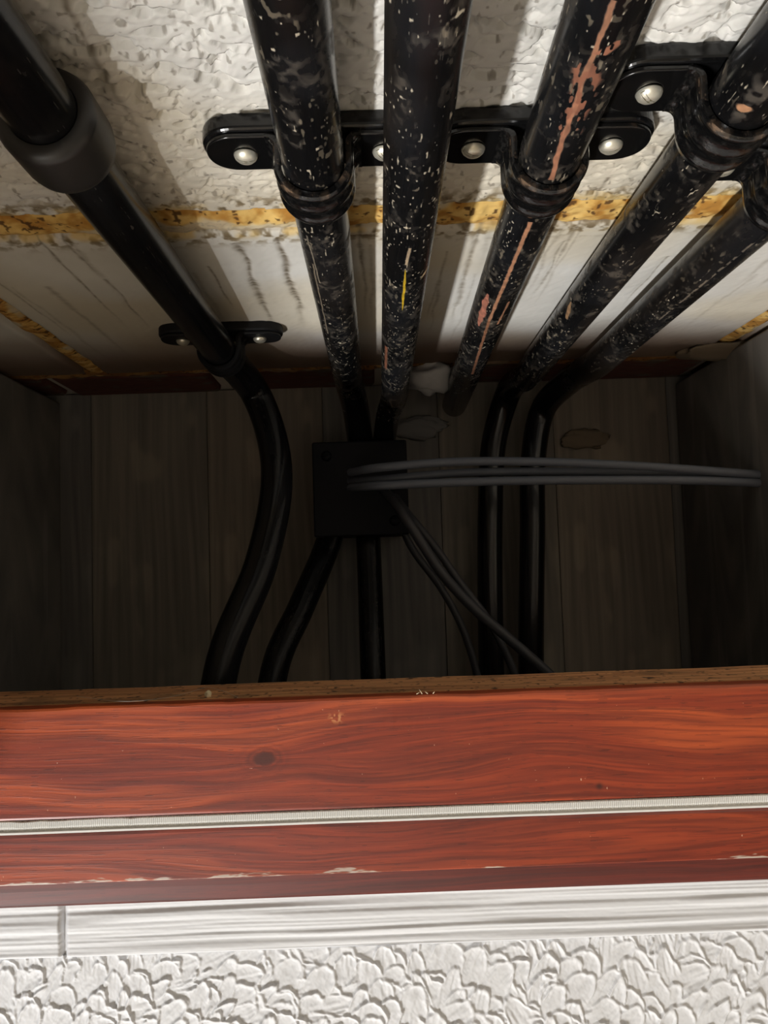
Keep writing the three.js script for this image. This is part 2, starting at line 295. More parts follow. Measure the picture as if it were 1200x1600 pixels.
// ------------------------------------------------------------------ the textured ceiling
const AX0 = -0.27, AX1 = 0.27, AZ1 = atD(590, 1474, 0.4485).z, AZ0 = AZ1 - 0.17, AS = 0.0005;
const ceilPaint = new THREE.MeshStandardMaterial({ color: new THREE.Color(0.74, 0.745, 0.765), roughness: 0.62 });
const ceiling = structure(group('ceiling'));
{
  const nx = Math.round((AX1 - AX0) / AS), nz = Math.round((AZ1 - AZ0) / AS), H = new Float32Array((nx + 1) * (nz + 1)), r = mulberry(911);
  const stamps = [];
  for (let i = 0; i < 2500; i++) {
    const x = mix(AX0 - 0.01, AX1 + 0.01, r()), z = mix(AZ0 - 0.01, AZ1 + 0.001, r()), left = sstep(0.02, -0.2, x);
    stamps.push({ x, z, a: mix(0.0080, 0.0190, r()) * mix(1, 0.78, left), b: mix(0.0050, 0.0105, r()) * mix(1, 0.72, left), th: mix(0.35, 1.75, r()) + 0.35 * Math.sin(x * 19), s: r() * 200, h: mix(0.0003, 0.0009, r()), m: mix(0.0005, 0.0011, r()), o: -(z + x * 0.35) + r() * 0.035 });
  }
  stamps.sort((p, q) => p.o - q.o);
  for (const s of stamps) {
    const c = Math.cos(s.th), n = Math.sin(s.th), R = Math.max(s.a, s.b) * 1.35;
    const i0 = Math.max(0, Math.floor((s.x - R - AX0) / AS)), i1 = Math.min(nx, Math.ceil((s.x + R - AX0) / AS)), j0 = Math.max(0, Math.floor((s.z - R - AZ0) / AS)), j1 = Math.min(nz, Math.ceil((s.z + R - AZ0) / AS));
    for (let j = j0; j <= j1; j++) for (let i = i0; i <= i1; i++) {
      const dx = AX0 + i * AS - s.x, dz = AZ0 + j * AS - s.z, p = (dx * c + dz * n) / s.a, q = (-dx * n + dz * c) / s.b;
      const ang = Math.atan2(q, p), wob = 1 + 0.26 * (noise(ang * 1.5 + s.s, s.s) - 0.5) + 0.10 * (noise(ang * 5 + s.s, s.s + 9) - 0.5), rho = Math.hypot(p, q) / wob;
      if (rho >= 1.12) continue;
      const lead = sstep(-0.35, 0.55, Math.cos(ang)), k = j * (nx + 1) + i;
      const rib = 0.00035 * (noise(q * 6 + s.s, p * 1.6 + s.s) - 0.5) * 2;
      const h = s.h * (0.15 + 0.15 * rho * rho + 0.70 * lead * Math.pow(clamp(rho), 4)) + rib + s.m * lead * gauss(rho - 0.955, 0.00052 / Math.min(s.a, s.b));
      const w = lead > 0.02 ? sstep(1.07, 1.0, rho) * mix(sstep(1.0, 0.25, rho), 1, lead) : sstep(1.0, 0.25, rho);
      H[k] = mix(H[k], h, w);
    }
  }
  // near the smooth border the texture was cut off with a brush
  const Hs = (i, j) => H[j * (nx + 1) + i];
  const surf = grid(nx, nz, (s, t) => {
    const i = Math.round(s * nx), j = Math.round(t * nz), x = mix(AX0, AX1, s), z = mix(AZ0, AZ1, t), m = (Hs(Math.max(0, i - 1), j) + Hs(Math.min(nx, i + 1), j) + 6 * Hs(i, j) + Hs(i, Math.max(0, j - 1)) + Hs(i, Math.min(nz, j + 1))) / 10;
    const fine = 0.00016 * noise(x * 900, z * 700) + 0.0004 * fbm(x * 160, z * 160, 2);
    const lip = z > AZ1 - 0.0016 ? mix(1, 0.6, (z - AZ1 + 0.0016) / 0.0016) : 1;
    return V(x, Y(CEIL) - 0.0007 - (m + fine) * lip, z);
  }, (s, t) => [s, t], false);
  mesh('textured_plaster', surf, ceilPaint, ceiling);
  // plain slabs behind and around it
  mesh('slab', mergeGeometries([
    box(RX0 - 0.1, AX0, Y(CEIL), Y(CEIL + 0.064), RZ0, -0.182), box(AX1, RX1 + 0.1, Y(CEIL), Y(CEIL + 0.064), RZ0, -0.182),
    box(AX0, AX1, Y(CEIL), Y(CEIL + 0.064), RZ0, -0.182), box(RX0 - 0.1, -0.66, Y(CEIL), Y(CEIL + 0.064), -0.182, WALL + 0.006), box(0.66, RX1 + 0.1, Y(CEIL), Y(CEIL + 0.064), -0.182, WALL + 0.006)]), ceilPaint, ceiling);
  // the smooth border with brush lines: two lengths that meet at an open joint
  const jx = atD(102, 1455, CEIL).x;
  const brush = (x, z) => { const w = z + 0.0012 * (fbm(x * 7, z * 40, 3) - 0.5) * 2, n = fbm(x * 5 + 3, w * 520, 3), m = noise(x * 9 + 40, w * 230); return 0.0009 * sstep(0.25, 0.75, n) + 0.0008 * sstep(0.35, 0.7, m) + 0.00012 * noise(x * 800, z * 800); };
  for (const [x0, x1] of [[AX0, jx - 0.0005], [jx + 0.0005, AX1]]) {
    const n = Math.round((x1 - x0) / 0.0016), E = 0.0022;
    mesh('border_strip', grid(n, 56, (s, t) => {
      const x = mix(x0, x1, s), z = mix(AZ1 - 0.0011, ZE + 0.006, t), e = Math.min(x - x0, x1 - x), k = sstep(-0.0002, 0.0012, e);
      const rimz = t === 0 || t === 1, top = Y(CEIL) + 0.0003;
      return V(x, rimz ? top : top - k * (E + brush(x, z) - 0.0006 * sstep(0.9, 1, 1 - t)) - 0.0002, z);
    }, (s, t) => [s, t], false), ceilPaint, ceiling);
  }
}

// ------------------------------------------------------------------ the timber trim of the hatch
function stainedWood(seed, w, h, L, W, base, deep, light, extras) {
  return tex(w, h, (i, j) => {
    const x = i / w * L, z = j / h * W;
    let wx = x, wz = z;
    for (const k of extras.knots) { const dx = (x - k.x), dz = (z - k.z), r2 = (dx / k.rx) ** 2 + (dz / k.rz) ** 2; wz += (k.core ? dz / (Math.abs(dz) + 0.002) : -1) * k.p * Math.exp(-r2); }
    const warp = fbm(wx * 6 + seed, wz * 26, 3);
    const g = fbm(wx * 7 + seed, wz * 330 + warp * 9, 4), big = fbm(wx * 4.5 + seed * 2, wz * 75 + warp * 4, 3), rings = 0.5 + 0.5 * Math.sin(wz * 950 + warp * 26 + fbm(wx * 30, wz * 90, 2) * 4);
    let c = mix3(base, light, 0.75 * sstep(0.45, 0.75, big));
    c = mix3(c, deep, 0.6 * sstep(0.42, 0.78, g) * (0.35 + 0.65 * (1 - big)));
    c = mix3(c, deep, 0.20 * rings);
    const fin = fbm(wx * 26 + seed, wz * 1100 + warp * 20, 3); c = mix3(c, deep, 0.32 * sstep(0.5, 0.75, fin)); c = mix3(c, light, 0.22 * sstep(0.48, 0.25, fin));
    const pore = noise(x * 110, z * 3000); if (pore > 0.87) c = mix3(c, [52, 16, 10], 0.3);
    for (const k of extras.knots) { if (!k.core) continue; const r = Math.hypot((x - k.x) / k.core, (z - k.z) / (k.core * 0.6)) + 0.4 * (fbm(x * 300, z * 300, 3) - 0.5); c = mix3(c, [60, 20, 12], 0.75 * sstep(1.1, 0.5, r)); if (r < 2.4) c = mix3(c, deep, 0.45 * (0.5 + 0.5 * Math.sin(r * 9 + 5 * fbm(x * 120, z * 120, 2))) * sstep(2.4, 1.0, r)); }
    return extras.paint ? extras.paint(c, x, z) : c;
  });
}
{
  const [kx, kz] = onFace(412, 1186), [sx, sz] = onFace(525, 1122), [cx, cz] = onFace(870, 1175), [nx, nz] = onFace(936, 1229);
  const W = ZA - ZB, z0 = ZB;
  const wideTex = stainedWood(3.7, 2048, 320, BL, W, [150, 53, 22], [88, 27, 13], [200, 90, 40], {
    knots: [{ x: kx, z: kz - z0, rx: 0.035, rz: 0.012, p: 0.006, core: 0.0075 }, { x: cx, z: cz - z0, rx: 0.06, rz: 0.018, p: 0.010 }],
    paint: (c, x, z) => {
      const r = Math.hypot((x - sx) / 0.006, (z - (sz - z0)) / 0.004); if (r < 1.2) c = mix3(c, [214, 150, 96], 0.8 * sstep(1.1, 0.3, r) * sstep(0.42, 0.62, fbm(x * 700, z * 700, 2)));
      const q = Math.hypot((x - nx) / 0.002, (z - (nz - z0)) / 0.002); c = mix3(c, [44, 14, 9], 0.7 * gauss(q, 0.6));
      if (noise(x * 330 + 9, z * 330) * noise(x * 910, z * 910) > 0.86) c = mix3(c, [235, 205, 180], 0.7);
      c = mix3(c, [206, 110, 60], 0.35 * gauss(z - W, 0.0022));
      return c;
    },
  });
  const varnish = (map, r = 0.34, cc = 0.35) => new THREE.MeshPhysicalMaterial({ map, roughness: r + 0.16, clearcoat: cc, clearcoatRoughness: r, bumpMap: map, bumpScale: 0.00022 });
  const wide = varnish(wideTex);
  const e = 0.0016, yt = Y(CEIL + 0.0005);
  const b1 = mesh('trim_board', extrudeX([[ZA, Y(0.449)], [ZA, yb + e], [ZA - 0.0004, yb + 0.0005], [ZA - e, yb], [mix(ZA, ZB, 0.33), yb], [mix(ZA, ZB, 0.66), yb], [ZB + e, yb], [ZB + 0.0004, yb + 0.0005], [ZB, yb + e], [ZB, Y(0.449)]], BX0, BX1, 120, ZB, ZA, (x, k) => k > 0 && k < 4 ? [0.0010 * (fbm(x * 60, 2, 3) - 0.5), 0.0006 * (fbm(x * 60, 9, 3) - 0.5)] : [0, 0]), wide);
  tag(b1, 'wide red-stained varnished board with a knot, bordering the dark opening', 'board');

  const W2 = ZC - ZD, z2 = ZD, chips = [[190, 1368, 130, 0.9], [385, 1364, 62, 1], [548, 1359, 52, 1.4], [770, 1353, 20, 0.5], [1165, 1338, 45, 1.1], [30, 1380, 60, 1]].map(([u, v, w, k]) => { const [x, z] = onFace(u, v); return { x, w: w * K / F, k }; });
  const narrowTex = stainedWood(8.1, 2048, 160, BL, W2, [142, 49, 22], [78, 23, 12], [190, 84, 38], {
    knots: [], paint: (c, x, z) => {
      for (const h of chips) { const a = Math.abs(x - h.x) / h.w; if (a < 1.3) { const lim = 0.0024 * h.k * (1.15 - a * a) * (0.1 + 1.7 * fbm(x * 110, 3 + z * 240, 3) ** 1.5); if (z < lim) c = mix3(c, [196, 190, 180], 0.85 * sstep(lim, lim * 0.7, z) * sstep(0.34, 0.50, fbm(x * 130, z * 1200, 3))); } }
      if (noise(x * 400 + 9, z * 400) * noise(x * 910, z * 910) > 0.87) c = mix3(c, [235, 205, 180], 0.7);
      return c;
    },
  });
  const y2 = yb - 0.0005;
  const b2 = group('trim_board');
  mesh('board', extrudeX([[ZC, Y(0.449)], [ZC, y2 + e], [ZC - e, y2], [mix(ZC, ZD, 0.5), y2], [ZD + 0.0009, y2], [ZD + 0.0003, y2 + 0.0003], [ZD, y2 + 0.0009], [ZD, Y(0.449)]], BX0, BX1, 120, ZD, ZC), varnish(narrowTex), b2);
  const beadTex = stainedWood(5.2, 1024, 64, BL, 0.013, [100, 31, 17], [60, 17, 10], [120, 40, 21], { knots: [], paint: null });
  const zi = ZD - 0.0001, ze = ZE;
  const bead = mesh('bead', extrudeX([[zi, Y(0.449)], [zi, y2 + 0.0016], [mix(zi, ze, 0.3), y2 + 0.0022], [mix(zi, ze, 0.62), y2 + 0.0032], [mix(zi, ze, 0.9), y2 + 0.0046], [ze, y2 + 0.0056], [ze, Y(0.449)]], BX0, BX1, 80, ze, zi), varnish(beadTex, 0.45, 0.1), b2);
  bead.userData.label = 'darker red rounded outer bead';
  tag(b2, 'narrow red-stained board with chipped white edge, next to the white plaster', 'board');

  // the ribbed white strip between the boards
  const ribs = tex(16, 16, (i, j) => 128 + 110 * Math.sin(i / 16 * Math.PI * 2) * (j > 4 ? 1 : 0.1), { srgb: false }); ribs.repeat.set(640, 1);
  const strip = mesh('edge_strip', extrudeX([[ZB - 0.0002, Y(0.449)], [ZB - 0.0001, yb + 0.0004], [ZB - 0.0006, yb - 0.0002], [mix(ZB, ZC, 0.45), yb - 0.0006], [mix(ZB, ZC, 0.72), yb - 0.0004], [mix(ZB, ZC, 0.78), yb - 0.0016], [mix(ZB, ZC, 0.93), yb - 0.0016], [ZC + 0.0002, yb - 0.0004], [ZC + 0.0002, Y(0.449)]], BX0, BX1, 260, ZC, ZB,
    (x, k) => k > 0 && k < 8 ? [k < 4 && x < -0.13 ? 0.0011 * (fbm(x * 120, 1, 2) - 0.45) : 0, 0.0005 * (fbm(x * 40, 5, 2) - 0.5)] : [0, 0]),
    new THREE.MeshStandardMaterial({ color: new THREE.Color(0.86, 0.85, 0.81), roughness: 0.45, bumpMap: ribs, bumpScale: 0.00022 }));
  tag(strip, 'thin ribbed white strip running between the two red-stained boards', 'strip');

  // the raw timber batten behind the trim, whose inner face lines the opening
  const bat = mesh('timber_batten', extrudeX([[zA, Y(0.4495)], [zA, Y(dBat)], [-0.175, Y(dBat)], [-0.175, Y(0.4495)]], -0.655, 0.655, 160, Y(0.4495), Y(dBat), (x) => [0.0006 * (fbm(x * 25, 4, 3) - 0.5), 0]), rawTimber);
  { const g = bat.geometry, p = g.attributes.position, uv = g.attributes.uv; for (let i = 0; i < p.count; i++) uv.setXY(i, (p.getX(i) + 0.655) / 0.8, (p.getY(i) - Y(0.4495) + (p.getZ(i) + 0.2)) / 0.08); }
  tag(bat, 'bare unstained timber batten lining the edge of the dark opening', 'batten');

  // splinters and a crumb on the edge
  const fleck = new THREE.MeshStandardMaterial({ color: new THREE.Color(0.75, 0.62, 0.40), roughness: 0.8 });
  const p1 = atD(663, 1083, K), r = mulberry(4), bits = [];
  for (let i = 0; i < 4; i++) { const a = p1.clone().add(V((i - 1.4) * 0.0031, 0.0003, -0.0003)), b = a.clone().add(V((r() - 0.5) * 0.004, -0.0008 - r() * 0.001, 0.0006 + r() * (i === 1 ? 0.0040 : 0.0015))); bits.push(sweep([a, b], (s, t) => 0.00032 * (1.1 - t), { seg: 5 })); }
  mesh('splinter', mergeGeometries(bits), fleck, b1);
  const c = atD(325, 1073, 0.455); c.z = zA + 0.0014;
  const crumb = new THREE.IcosahedronGeometry(0.0019, 2), q = crumb.attributes.position;
  for (let i = 0; i < q.count; i++) { const k = 1 + 0.5 * (noise(q.getX(i) * 900 + 7, q.getY(i) * 900 + q.getZ(i) * 700) - 0.5); q.setXYZ(i, q.getX(i) * k, q.getY(i) * k, q.getZ(i) * k * 1.3); }
  crumb.computeVertexNormals(); crumb.translate(c.x, c.y, c.z);
  tag(mesh('paint_crumb', crumb, new THREE.MeshStandardMaterial({ color: new THREE.Color(0.85, 0.74, 0.48), roughness: 0.8 })), 'tiny pale crumb caught in cobweb on the edge of the bare batten', 'crumb');
  const web = [];
  for (const [pts] of [[[[325, 1073], [260, 1090], [200, 1096], [120, 1088]]], [[[325, 1073], [350, 1080], [372, 1090]]]]) {
    const line = pts.map(([u, v]) => { const w = atZ(u, v, zA + 0.0016); return w; }); web.push(sweep(line, 0.00009, { seg: 4, smooth: 14 }));
  }
  tag(mesh('cobweb', mergeGeometries(web), new THREE.MeshStandardMaterial({ color: new THREE.Color(0.5, 0.48, 0.44), roughness: 0.9 })), 'few cobweb threads along the bare batten at the left', 'cobweb');
}

// ------------------------------------------------------------------ the black pipes on the wall
const R = 0.0125, PZ = 0.162;
const pipes = {                                                               // axis x at height d: x0 + k (d - 0.3)
  a: { x: -0.1125, k: 0, z: PZ, r: R }, b: { x: -0.0206, k: 0, z: PZ, r: R }, c: { x: 0.0174, k: 0.003, z: 0.138, r: 0.0109 },
  d: { x: 0.0748, k: 0.021, z: PZ, r: R }, e: { x: 0.1365, k: 0.004, z: PZ, r: R }, f: { x: 0.1905, k: 0, z: PZ, r: R },
};
const axis = (p, d) => V(p.x + p.k * (d - 0.3), Y(d), p.z);
function pipeUV(p, u, v) {                                                    // where a pixel falls on a pipe: [turn, height]
  let best = null;
  for (let d = 0.16; d < 0.78; d += 0.002) for (let a = 0; a < 72; a++) {
    const t = a / 72 * Math.PI * 2, c = axis(p, d), q = V(c.x + Math.sin(t) * p.r, c.y, c.z + Math.cos(t) * p.r), n = V(Math.sin(t), 0, Math.cos(t));
    if (n.dot(q.clone().sub(camera.position)) > 0) continue;
    const px = toPixel(q), e = Math.hypot(px[0] - u, px[1] - v); if (!best || e < best[0]) best = [e, a / 72, d];
  }
  return [best[1], best[2]];
}
function pipeSkin(seed, { dust = 0.5, grit = 0.5, brown = 0.3, marks = [] } = {}) {
  const w = 320, h = 1792, circ = 0.0785, L = LEN, rough = new Uint8Array(w * h), lines = marks;
  const ang = (i) => i / w;
  const wrapN = (i, j, fx, fy, o) => { // periodic round the pipe
    const a = i / w, x = a * circ, y = j / h * L, n0 = fbm(x * fx + seed, y * fy + seed * 3, o); if (a < 0.85) return n0;
    return mix(n0, fbm((x - circ) * fx + seed, y * fy + seed * 3, o), (a - 0.85) / 0.15);
  };
  const map = tex(w, h, (i, j) => {
    const d = 0.1 + j / h * L, cloud = wrapN(i, j, 45, 22, 4), ends = sstep(0.11, 0.14, d) * sstep(0.74, 0.62, d), patch = ends * sstep(0.50, 0.78, wrapN(i, j, 130, 80, 4)), fine = wrapN(i, j, 420, 330, 2), spec = noise(i * 0.27 + seed * 9, j * 0.16), spec2 = noise(i * 0.05 + 50, j * 0.035 + seed);
    let c = [15, 15, 16], r = 52;
    c = mix3(c, [30, 31, 34], 0.7 * sstep(0.4, 0.7, cloud));
    let k = dust * patch * (0.15 + 1.1 * sstep(0.38, 0.62, fine)); c = mix3(c, [88, 80, 69], clamp(k * 0.62)); r += k * 110;
    const chip = ends * dust * sstep(0.70, 0.78, wrapN(i, j, 520, 260, 2)) * sstep(0.40, 0.62, wrapN(i, j, 60, 40, 2)); c = mix3(c, [158, 144, 120], clamp(chip * 0.7)); r += chip * 60;
    const br = ends * brown * sstep(0.38, 0.68, wrapN(i, j, 30, 9, 3)) * (0.5 + 0.5 * sstep(0.3, 0.6, d)); c = mix3(c, [72, 56, 42], clamp(br * (0.4 + 0.8 * fine))); r += br * 110;
    if (spec > 0.87 && spec2 > 1.06 - grit && ends > 0.5) { c = mix3(c, [206, 194, 170], 0.85 * sstep(0.84, 0.93, spec)); r = 140; }
    const scr = noise(i * 0.8 + seed * 5, j * 0.05); if (scr > 0.92 && fine > 0.45 && ends > 0.5) { c = mix3(c, [120, 112, 100], 0.45); }
    for (const m of lines) {                                                  // m: [[turn, d], [turn, d]], half width, colour, raggedness
      const [p, q] = m.seg, dy = q[1] - p[1], t = Math.abs(dy) < 1e-6 ? 0.5 : (d - p[1]) / dy;
      if (t < 0 || t > 1) continue;
      const aa = mix(p[0], q[0], t) + m.rag * 0.02 * (noise(d * 150, seed + m.w * 999) - 0.5), off = Math.abs(((ang(i) - aa + 1.5) % 1) - 0.5) * circ;
      const ww = m.w * (0.6 + 0.8 * fbm(d * 260, seed + 3, 3)) * (m.taper ? Math.sin(Math.PI * clamp(t * 0.96 + 0.02)) ** 0.5 : 1);
      if (off < ww && (!m.gap || noise(d * 300 + 9, i * 0.2) > m.gap)) { c = mix3(c, m.c, 0.95 * sstep(ww, ww * 0.6, off) * (0.75 + 0.4 * fine)); r = 110; }
    }
    rough[j * w + i] = clamp(r, 0, 255);
    return c;
  });
  const rmap = tex(w, h, (i, j) => [0, rough[j * w + i], 0], { srgb: false });
  map.wrapT = rmap.wrapT = THREE.ClampToEdgeWrapping;
  return new THREE.MeshPhysicalMaterial({ map, roughnessMap: rmap, roughness: 1, bumpMap: rmap, bumpScale: 0.0003 });
}
const COPPER = [178, 128, 98];
const seg = (p, u0, v0, u1, v1, w, c, o = {}) => ({ seg: [pipeUV(p, u0, v0), pipeUV(p, u1, v1)], w, c, rag: 0.3, ...o });
const P = pipes;
const skins = {
  a: pipeSkin(1.3, { dust: 0.1, grit: 0.05, brown: 0.05 }),
  b: pipeSkin(4.4, { dust: 0.75, grit: 0.42, brown: 0.25, marks: [seg(P.b, 488, 410, 512, 520, 0.0006, [120, 108, 92]), seg(P.b, 478, 365, 500, 440, 0.0005, [130, 120, 104])] }),
  c: pipeSkin(7.9, { dust: 0.75, grit: 0.6, brown: 0.65, marks: [seg(P.c, 636, 420, 630, 484, 0.0009, [206, 170, 40], { taper: 1 }), seg(P.c, 641, 385, 634, 412, 0.0009, [170, 150, 124]), seg(P.c, 669, 412, 660, 432, 0.0018, [214, 190, 150], { taper: 1 }), seg(P.c, 604, 540, 602, 575, 0.0016, [128, 82, 62])] }),
  d: pipeSkin(2.6, { dust: 0.8, grit: 0.4, brown: 0.55, marks: [
    seg(P.d, 966, -10, 905, 150, 0.0011, [160, 114, 88], { rag: 0.7 }), seg(P.d, 905, 150, 862, 280, 0.0013, [168, 116, 90], { rag: 0.7 }), seg(P.d, 925, 95, 890, 215, 0.0052, [140, 92, 72], { rag: 1.4, gap: 0.62 }), seg(P.d, 975, 58, 945, 80, 0.003, [150, 100, 78], { rag: 1, gap: 0.4 }),
    seg(P.d, 832, 345, 765, 500, 0.0012, COPPER, { rag: 0.15 }), seg(P.d, 765, 500, 738, 584, 0.0012, [140, 96, 72], { rag: 0.2 }), seg(P.d, 762, 458, 748, 508, 0.0028, [182, 118, 98], { taper: 1, rag: 0.6 }), seg(P.d, 797, 470, 778, 505, 0.0009, COPPER),
    seg(P.d, 846, 80, 838, 105, 0.0022, [160, 130, 96], { taper: 1 })] }),
  e: pipeSkin(9.2, { dust: 0.85, grit: 0.35, brown: 0.5, marks: [seg(P.e, 1172, 160, 1160, 172, 0.003, [190, 140, 104], { taper: 1 }), seg(P.e, 893, 470, 886, 496, 0.0022, [166, 130, 96], { taper: 1 })] }),
  f: pipeSkin(6.1, { dust: 0.6, grit: 0.3, brown: 0.3, marks: [seg(P.f, 1180, 375, 1030, 500, 0.0007, [110, 100, 88], { gap: 0.35 })] }),
};
const shadedSkin = pipeSkin(3.3, { dust: 0.12, grit: 0.02, brown: 0.05 });
shadedSkin.specularIntensity = 0.35; skins.a.specularIntensity = 0.45;                  // unlit pipes: less dust and gloss, their shade put into the skin
const up = (p, d1, n = 24) => { const a = []; for (let i = 0; i <= n; i++) a.push(axis(p, mix(-CAM_Y + 0.002, d1, i / n))); return a; };
const bend = (p, d1, pixels, more = []) => {                                  // the straight rise, then a spline through the points
  const straight = up(p, d1), tail = [axis(p, d1 - 0.03), axis(p, d1), ...pixels.map(([u, v, d]) => atD(u, v, d)), ...more];
  const sp = new THREE.CatmullRomCurve3(tail, false, 'centripetal').getSpacedPoints(60).filter((q) => q.y > axis(p, d1).y + 0.003 || q.z < p.z - 0.002);
  return [...straight, ...sp];
};
const S0 = CAM_Y + 0.1;
const back = (u, v, d, z) => { const q = atD(u, v, d); return V(q.x, q.y, z); };

{ const g = group('pipe');
  mesh('tube', sweep(bend(P.a, 0.575, [[398, 612, 0.635], [424, 680, 0.628], [432, 760, 0.605], [408, 880, 0.585], [345, 1050, 0.562]], [back(310, 1200, 0.556, -0.30)]), R, { s0: S0 }), skins.a, g);
  const prof = [[0.0127, 0], [0.0152, 0], [0.0172, 0.0015], [0.0182, 0.004], [0.0182, 0.022], [0.0176, 0.0255], [0.0160, 0.027], [0.0127, 0.027]].map(([x, y]) => new THREE.Vector2(x, y));
  const cg = new THREE.LatheGeometry(prof, 40); const c0 = axis(P.a, 0.262); cg.translate(c0.x, c0.y, c0.z);
  mesh('coupling', cg, new THREE.MeshStandardMaterial({ color: new THREE.Color(0.020, 0.018, 0.016), roughness: 0.42 }), g).userData.label = 'thick round coupling collar';
  tag(g, 'black pipe at far left with a thick collar, in shade, curving away overhead', 'pipe'); }
tag(mesh('pipe', sweep(bend(P.b, 0.665, [[556, 640, 0.715], [563, 690, 0.745]]), R, { s0: S0 }), skins.b), 'black pipe just left of the middle one, held by a ridged clamp', 'pipe');
tag(mesh('pipe', sweep(bend(P.c, 0.64, [[606, 650, 0.70], [600, 690, 0.745]]), P.c.r, { s0: S0 }), skins.c), 'middle black pipe with a short yellow scratch, standing clear of the wall unclamped', 'pipe');
tag(mesh('pipe', sweep(up(P.d, 0.797, 30), R, { s0: S0 }), skins.d), 'black pipe with a long copper-coloured scratch down its front', 'pipe');
tag(mesh('pipe', sweep(bend(P.e, 0.68, [[795, 612, 0.745], [772, 690, 0.765], [766, 800, 0.765], [768, 1050, 0.765]], [back(770, 1200, 0.765, -0.35)]), R, { s0: S0 }), skins.e), 'black pipe right of the copper-scratched one, its clamp highest in the photo', 'pipe');
tag(mesh('pipe', sweep(bend(P.f, 0.64, [[886, 598, 0.715], [848, 640, 0.762], [834, 710, 0.765], [832, 830, 0.765], [830, 1050, 0.765]], [back(828, 1200, 0.765, -0.35)]), R, { s0: S0 }), skins.f), 'rightmost black pipe, cut off by the right edge of the photo', 'pipe');

// ------------------------------------------------------------------ the clamps
const clampMat = new THREE.MeshPhysicalMaterial({ vertexColors: true, roughness: 0.16, map: tex(256, 256, (i, j) => { const n = fbm(i / 18, j / 18, 4), f = noise(i / 2.1, j / 2.1); let c = mix3([110, 110, 110], [190, 186, 180], sstep(0.5, 0.75, n)); if (f > 0.86 && n > 0.5) c = [255, 240, 220]; return c; }), bumpMap: tex(256, 256, (i, j) => 255 * fbm(i / 9, j / 9, 4), { srgb: false }), bumpScale: 0.0001 });
const steel = new THREE.MeshStandardMaterial({ color: new THREE.Color(0.78, 0.75, 0.63), metalness: 0.7, roughness: 0.36 });
function paint(g, f) { const p = g.attributes.position, c = new Float32Array(p.count * 3); for (let i = 0; i < p.count; i++) { const q = f(p.getX(i), p.getY(i), p.getZ(i)); c.set(q, i * 3); } g.setAttribute('color', new THREE.BufferAttribute(c, 3)); return g; }
const BLK = [0.028, 0.028, 0.029];
function stadium(x0, x1, y0, y1, roundL, roundR) {
  const s = new THREE.Shape(), r = (y1 - y0) / 2, k = r;
  s.moveTo(x0 + (roundL ? k : 0), y0); s.lineTo(x1 - (roundR ? k : 0), y0);
  if (roundR) s.bezierCurveTo(x1 - k * 0.4, y0, x1, y0 + k * 0.4, x1, (y0 + y1) / 2), s.bezierCurveTo(x1, y1 - k * 0.4, x1 - k * 0.4, y1, x1 - k, y1); else s.lineTo(x1, y1);
  s.lineTo(x0 + (roundL ? k : 0), y1);
  if (roundL) s.bezierCurveTo(x0 + k * 0.4, y1, x0, y1 - k * 0.4, x0, (y0 + y1) / 2), s.bezierCurveTo(x0, y0 + k * 0.4, x0 + k * 0.4, y0, x0 + k, y0); else s.lineTo(x0, y0);
  return s;
}
const ext = (s, depth, bevel, z) => { const g = new THREE.ExtrudeGeometry(s, { depth: depth - 2 * bevel, bevelEnabled: true, bevelSize: bevel, bevelThickness: bevel, bevelOffset: -bevel, bevelSegments: 3, curveSegments: 14 }); g.translate(0, 0, z + bevel); return g; };
const BASE = WALL - PZ - R;                                                   // thickness of the base plate
const HALF = 0.0465, SW = 0.027, LUG = 0.0022, AX = -(WALL - PZ);
const baseGeo = paint(ext(stadium(-HALF, HALF, -0.0015, SW + 0.0015, true, true), BASE, 0.0016, -BASE), (x, y, z) => { const k = z < -BASE + 0.002 && noise(x * 400, y * 400) > 0.7 ? 2.2 : 1; return BLK.map((b) => b * k); });
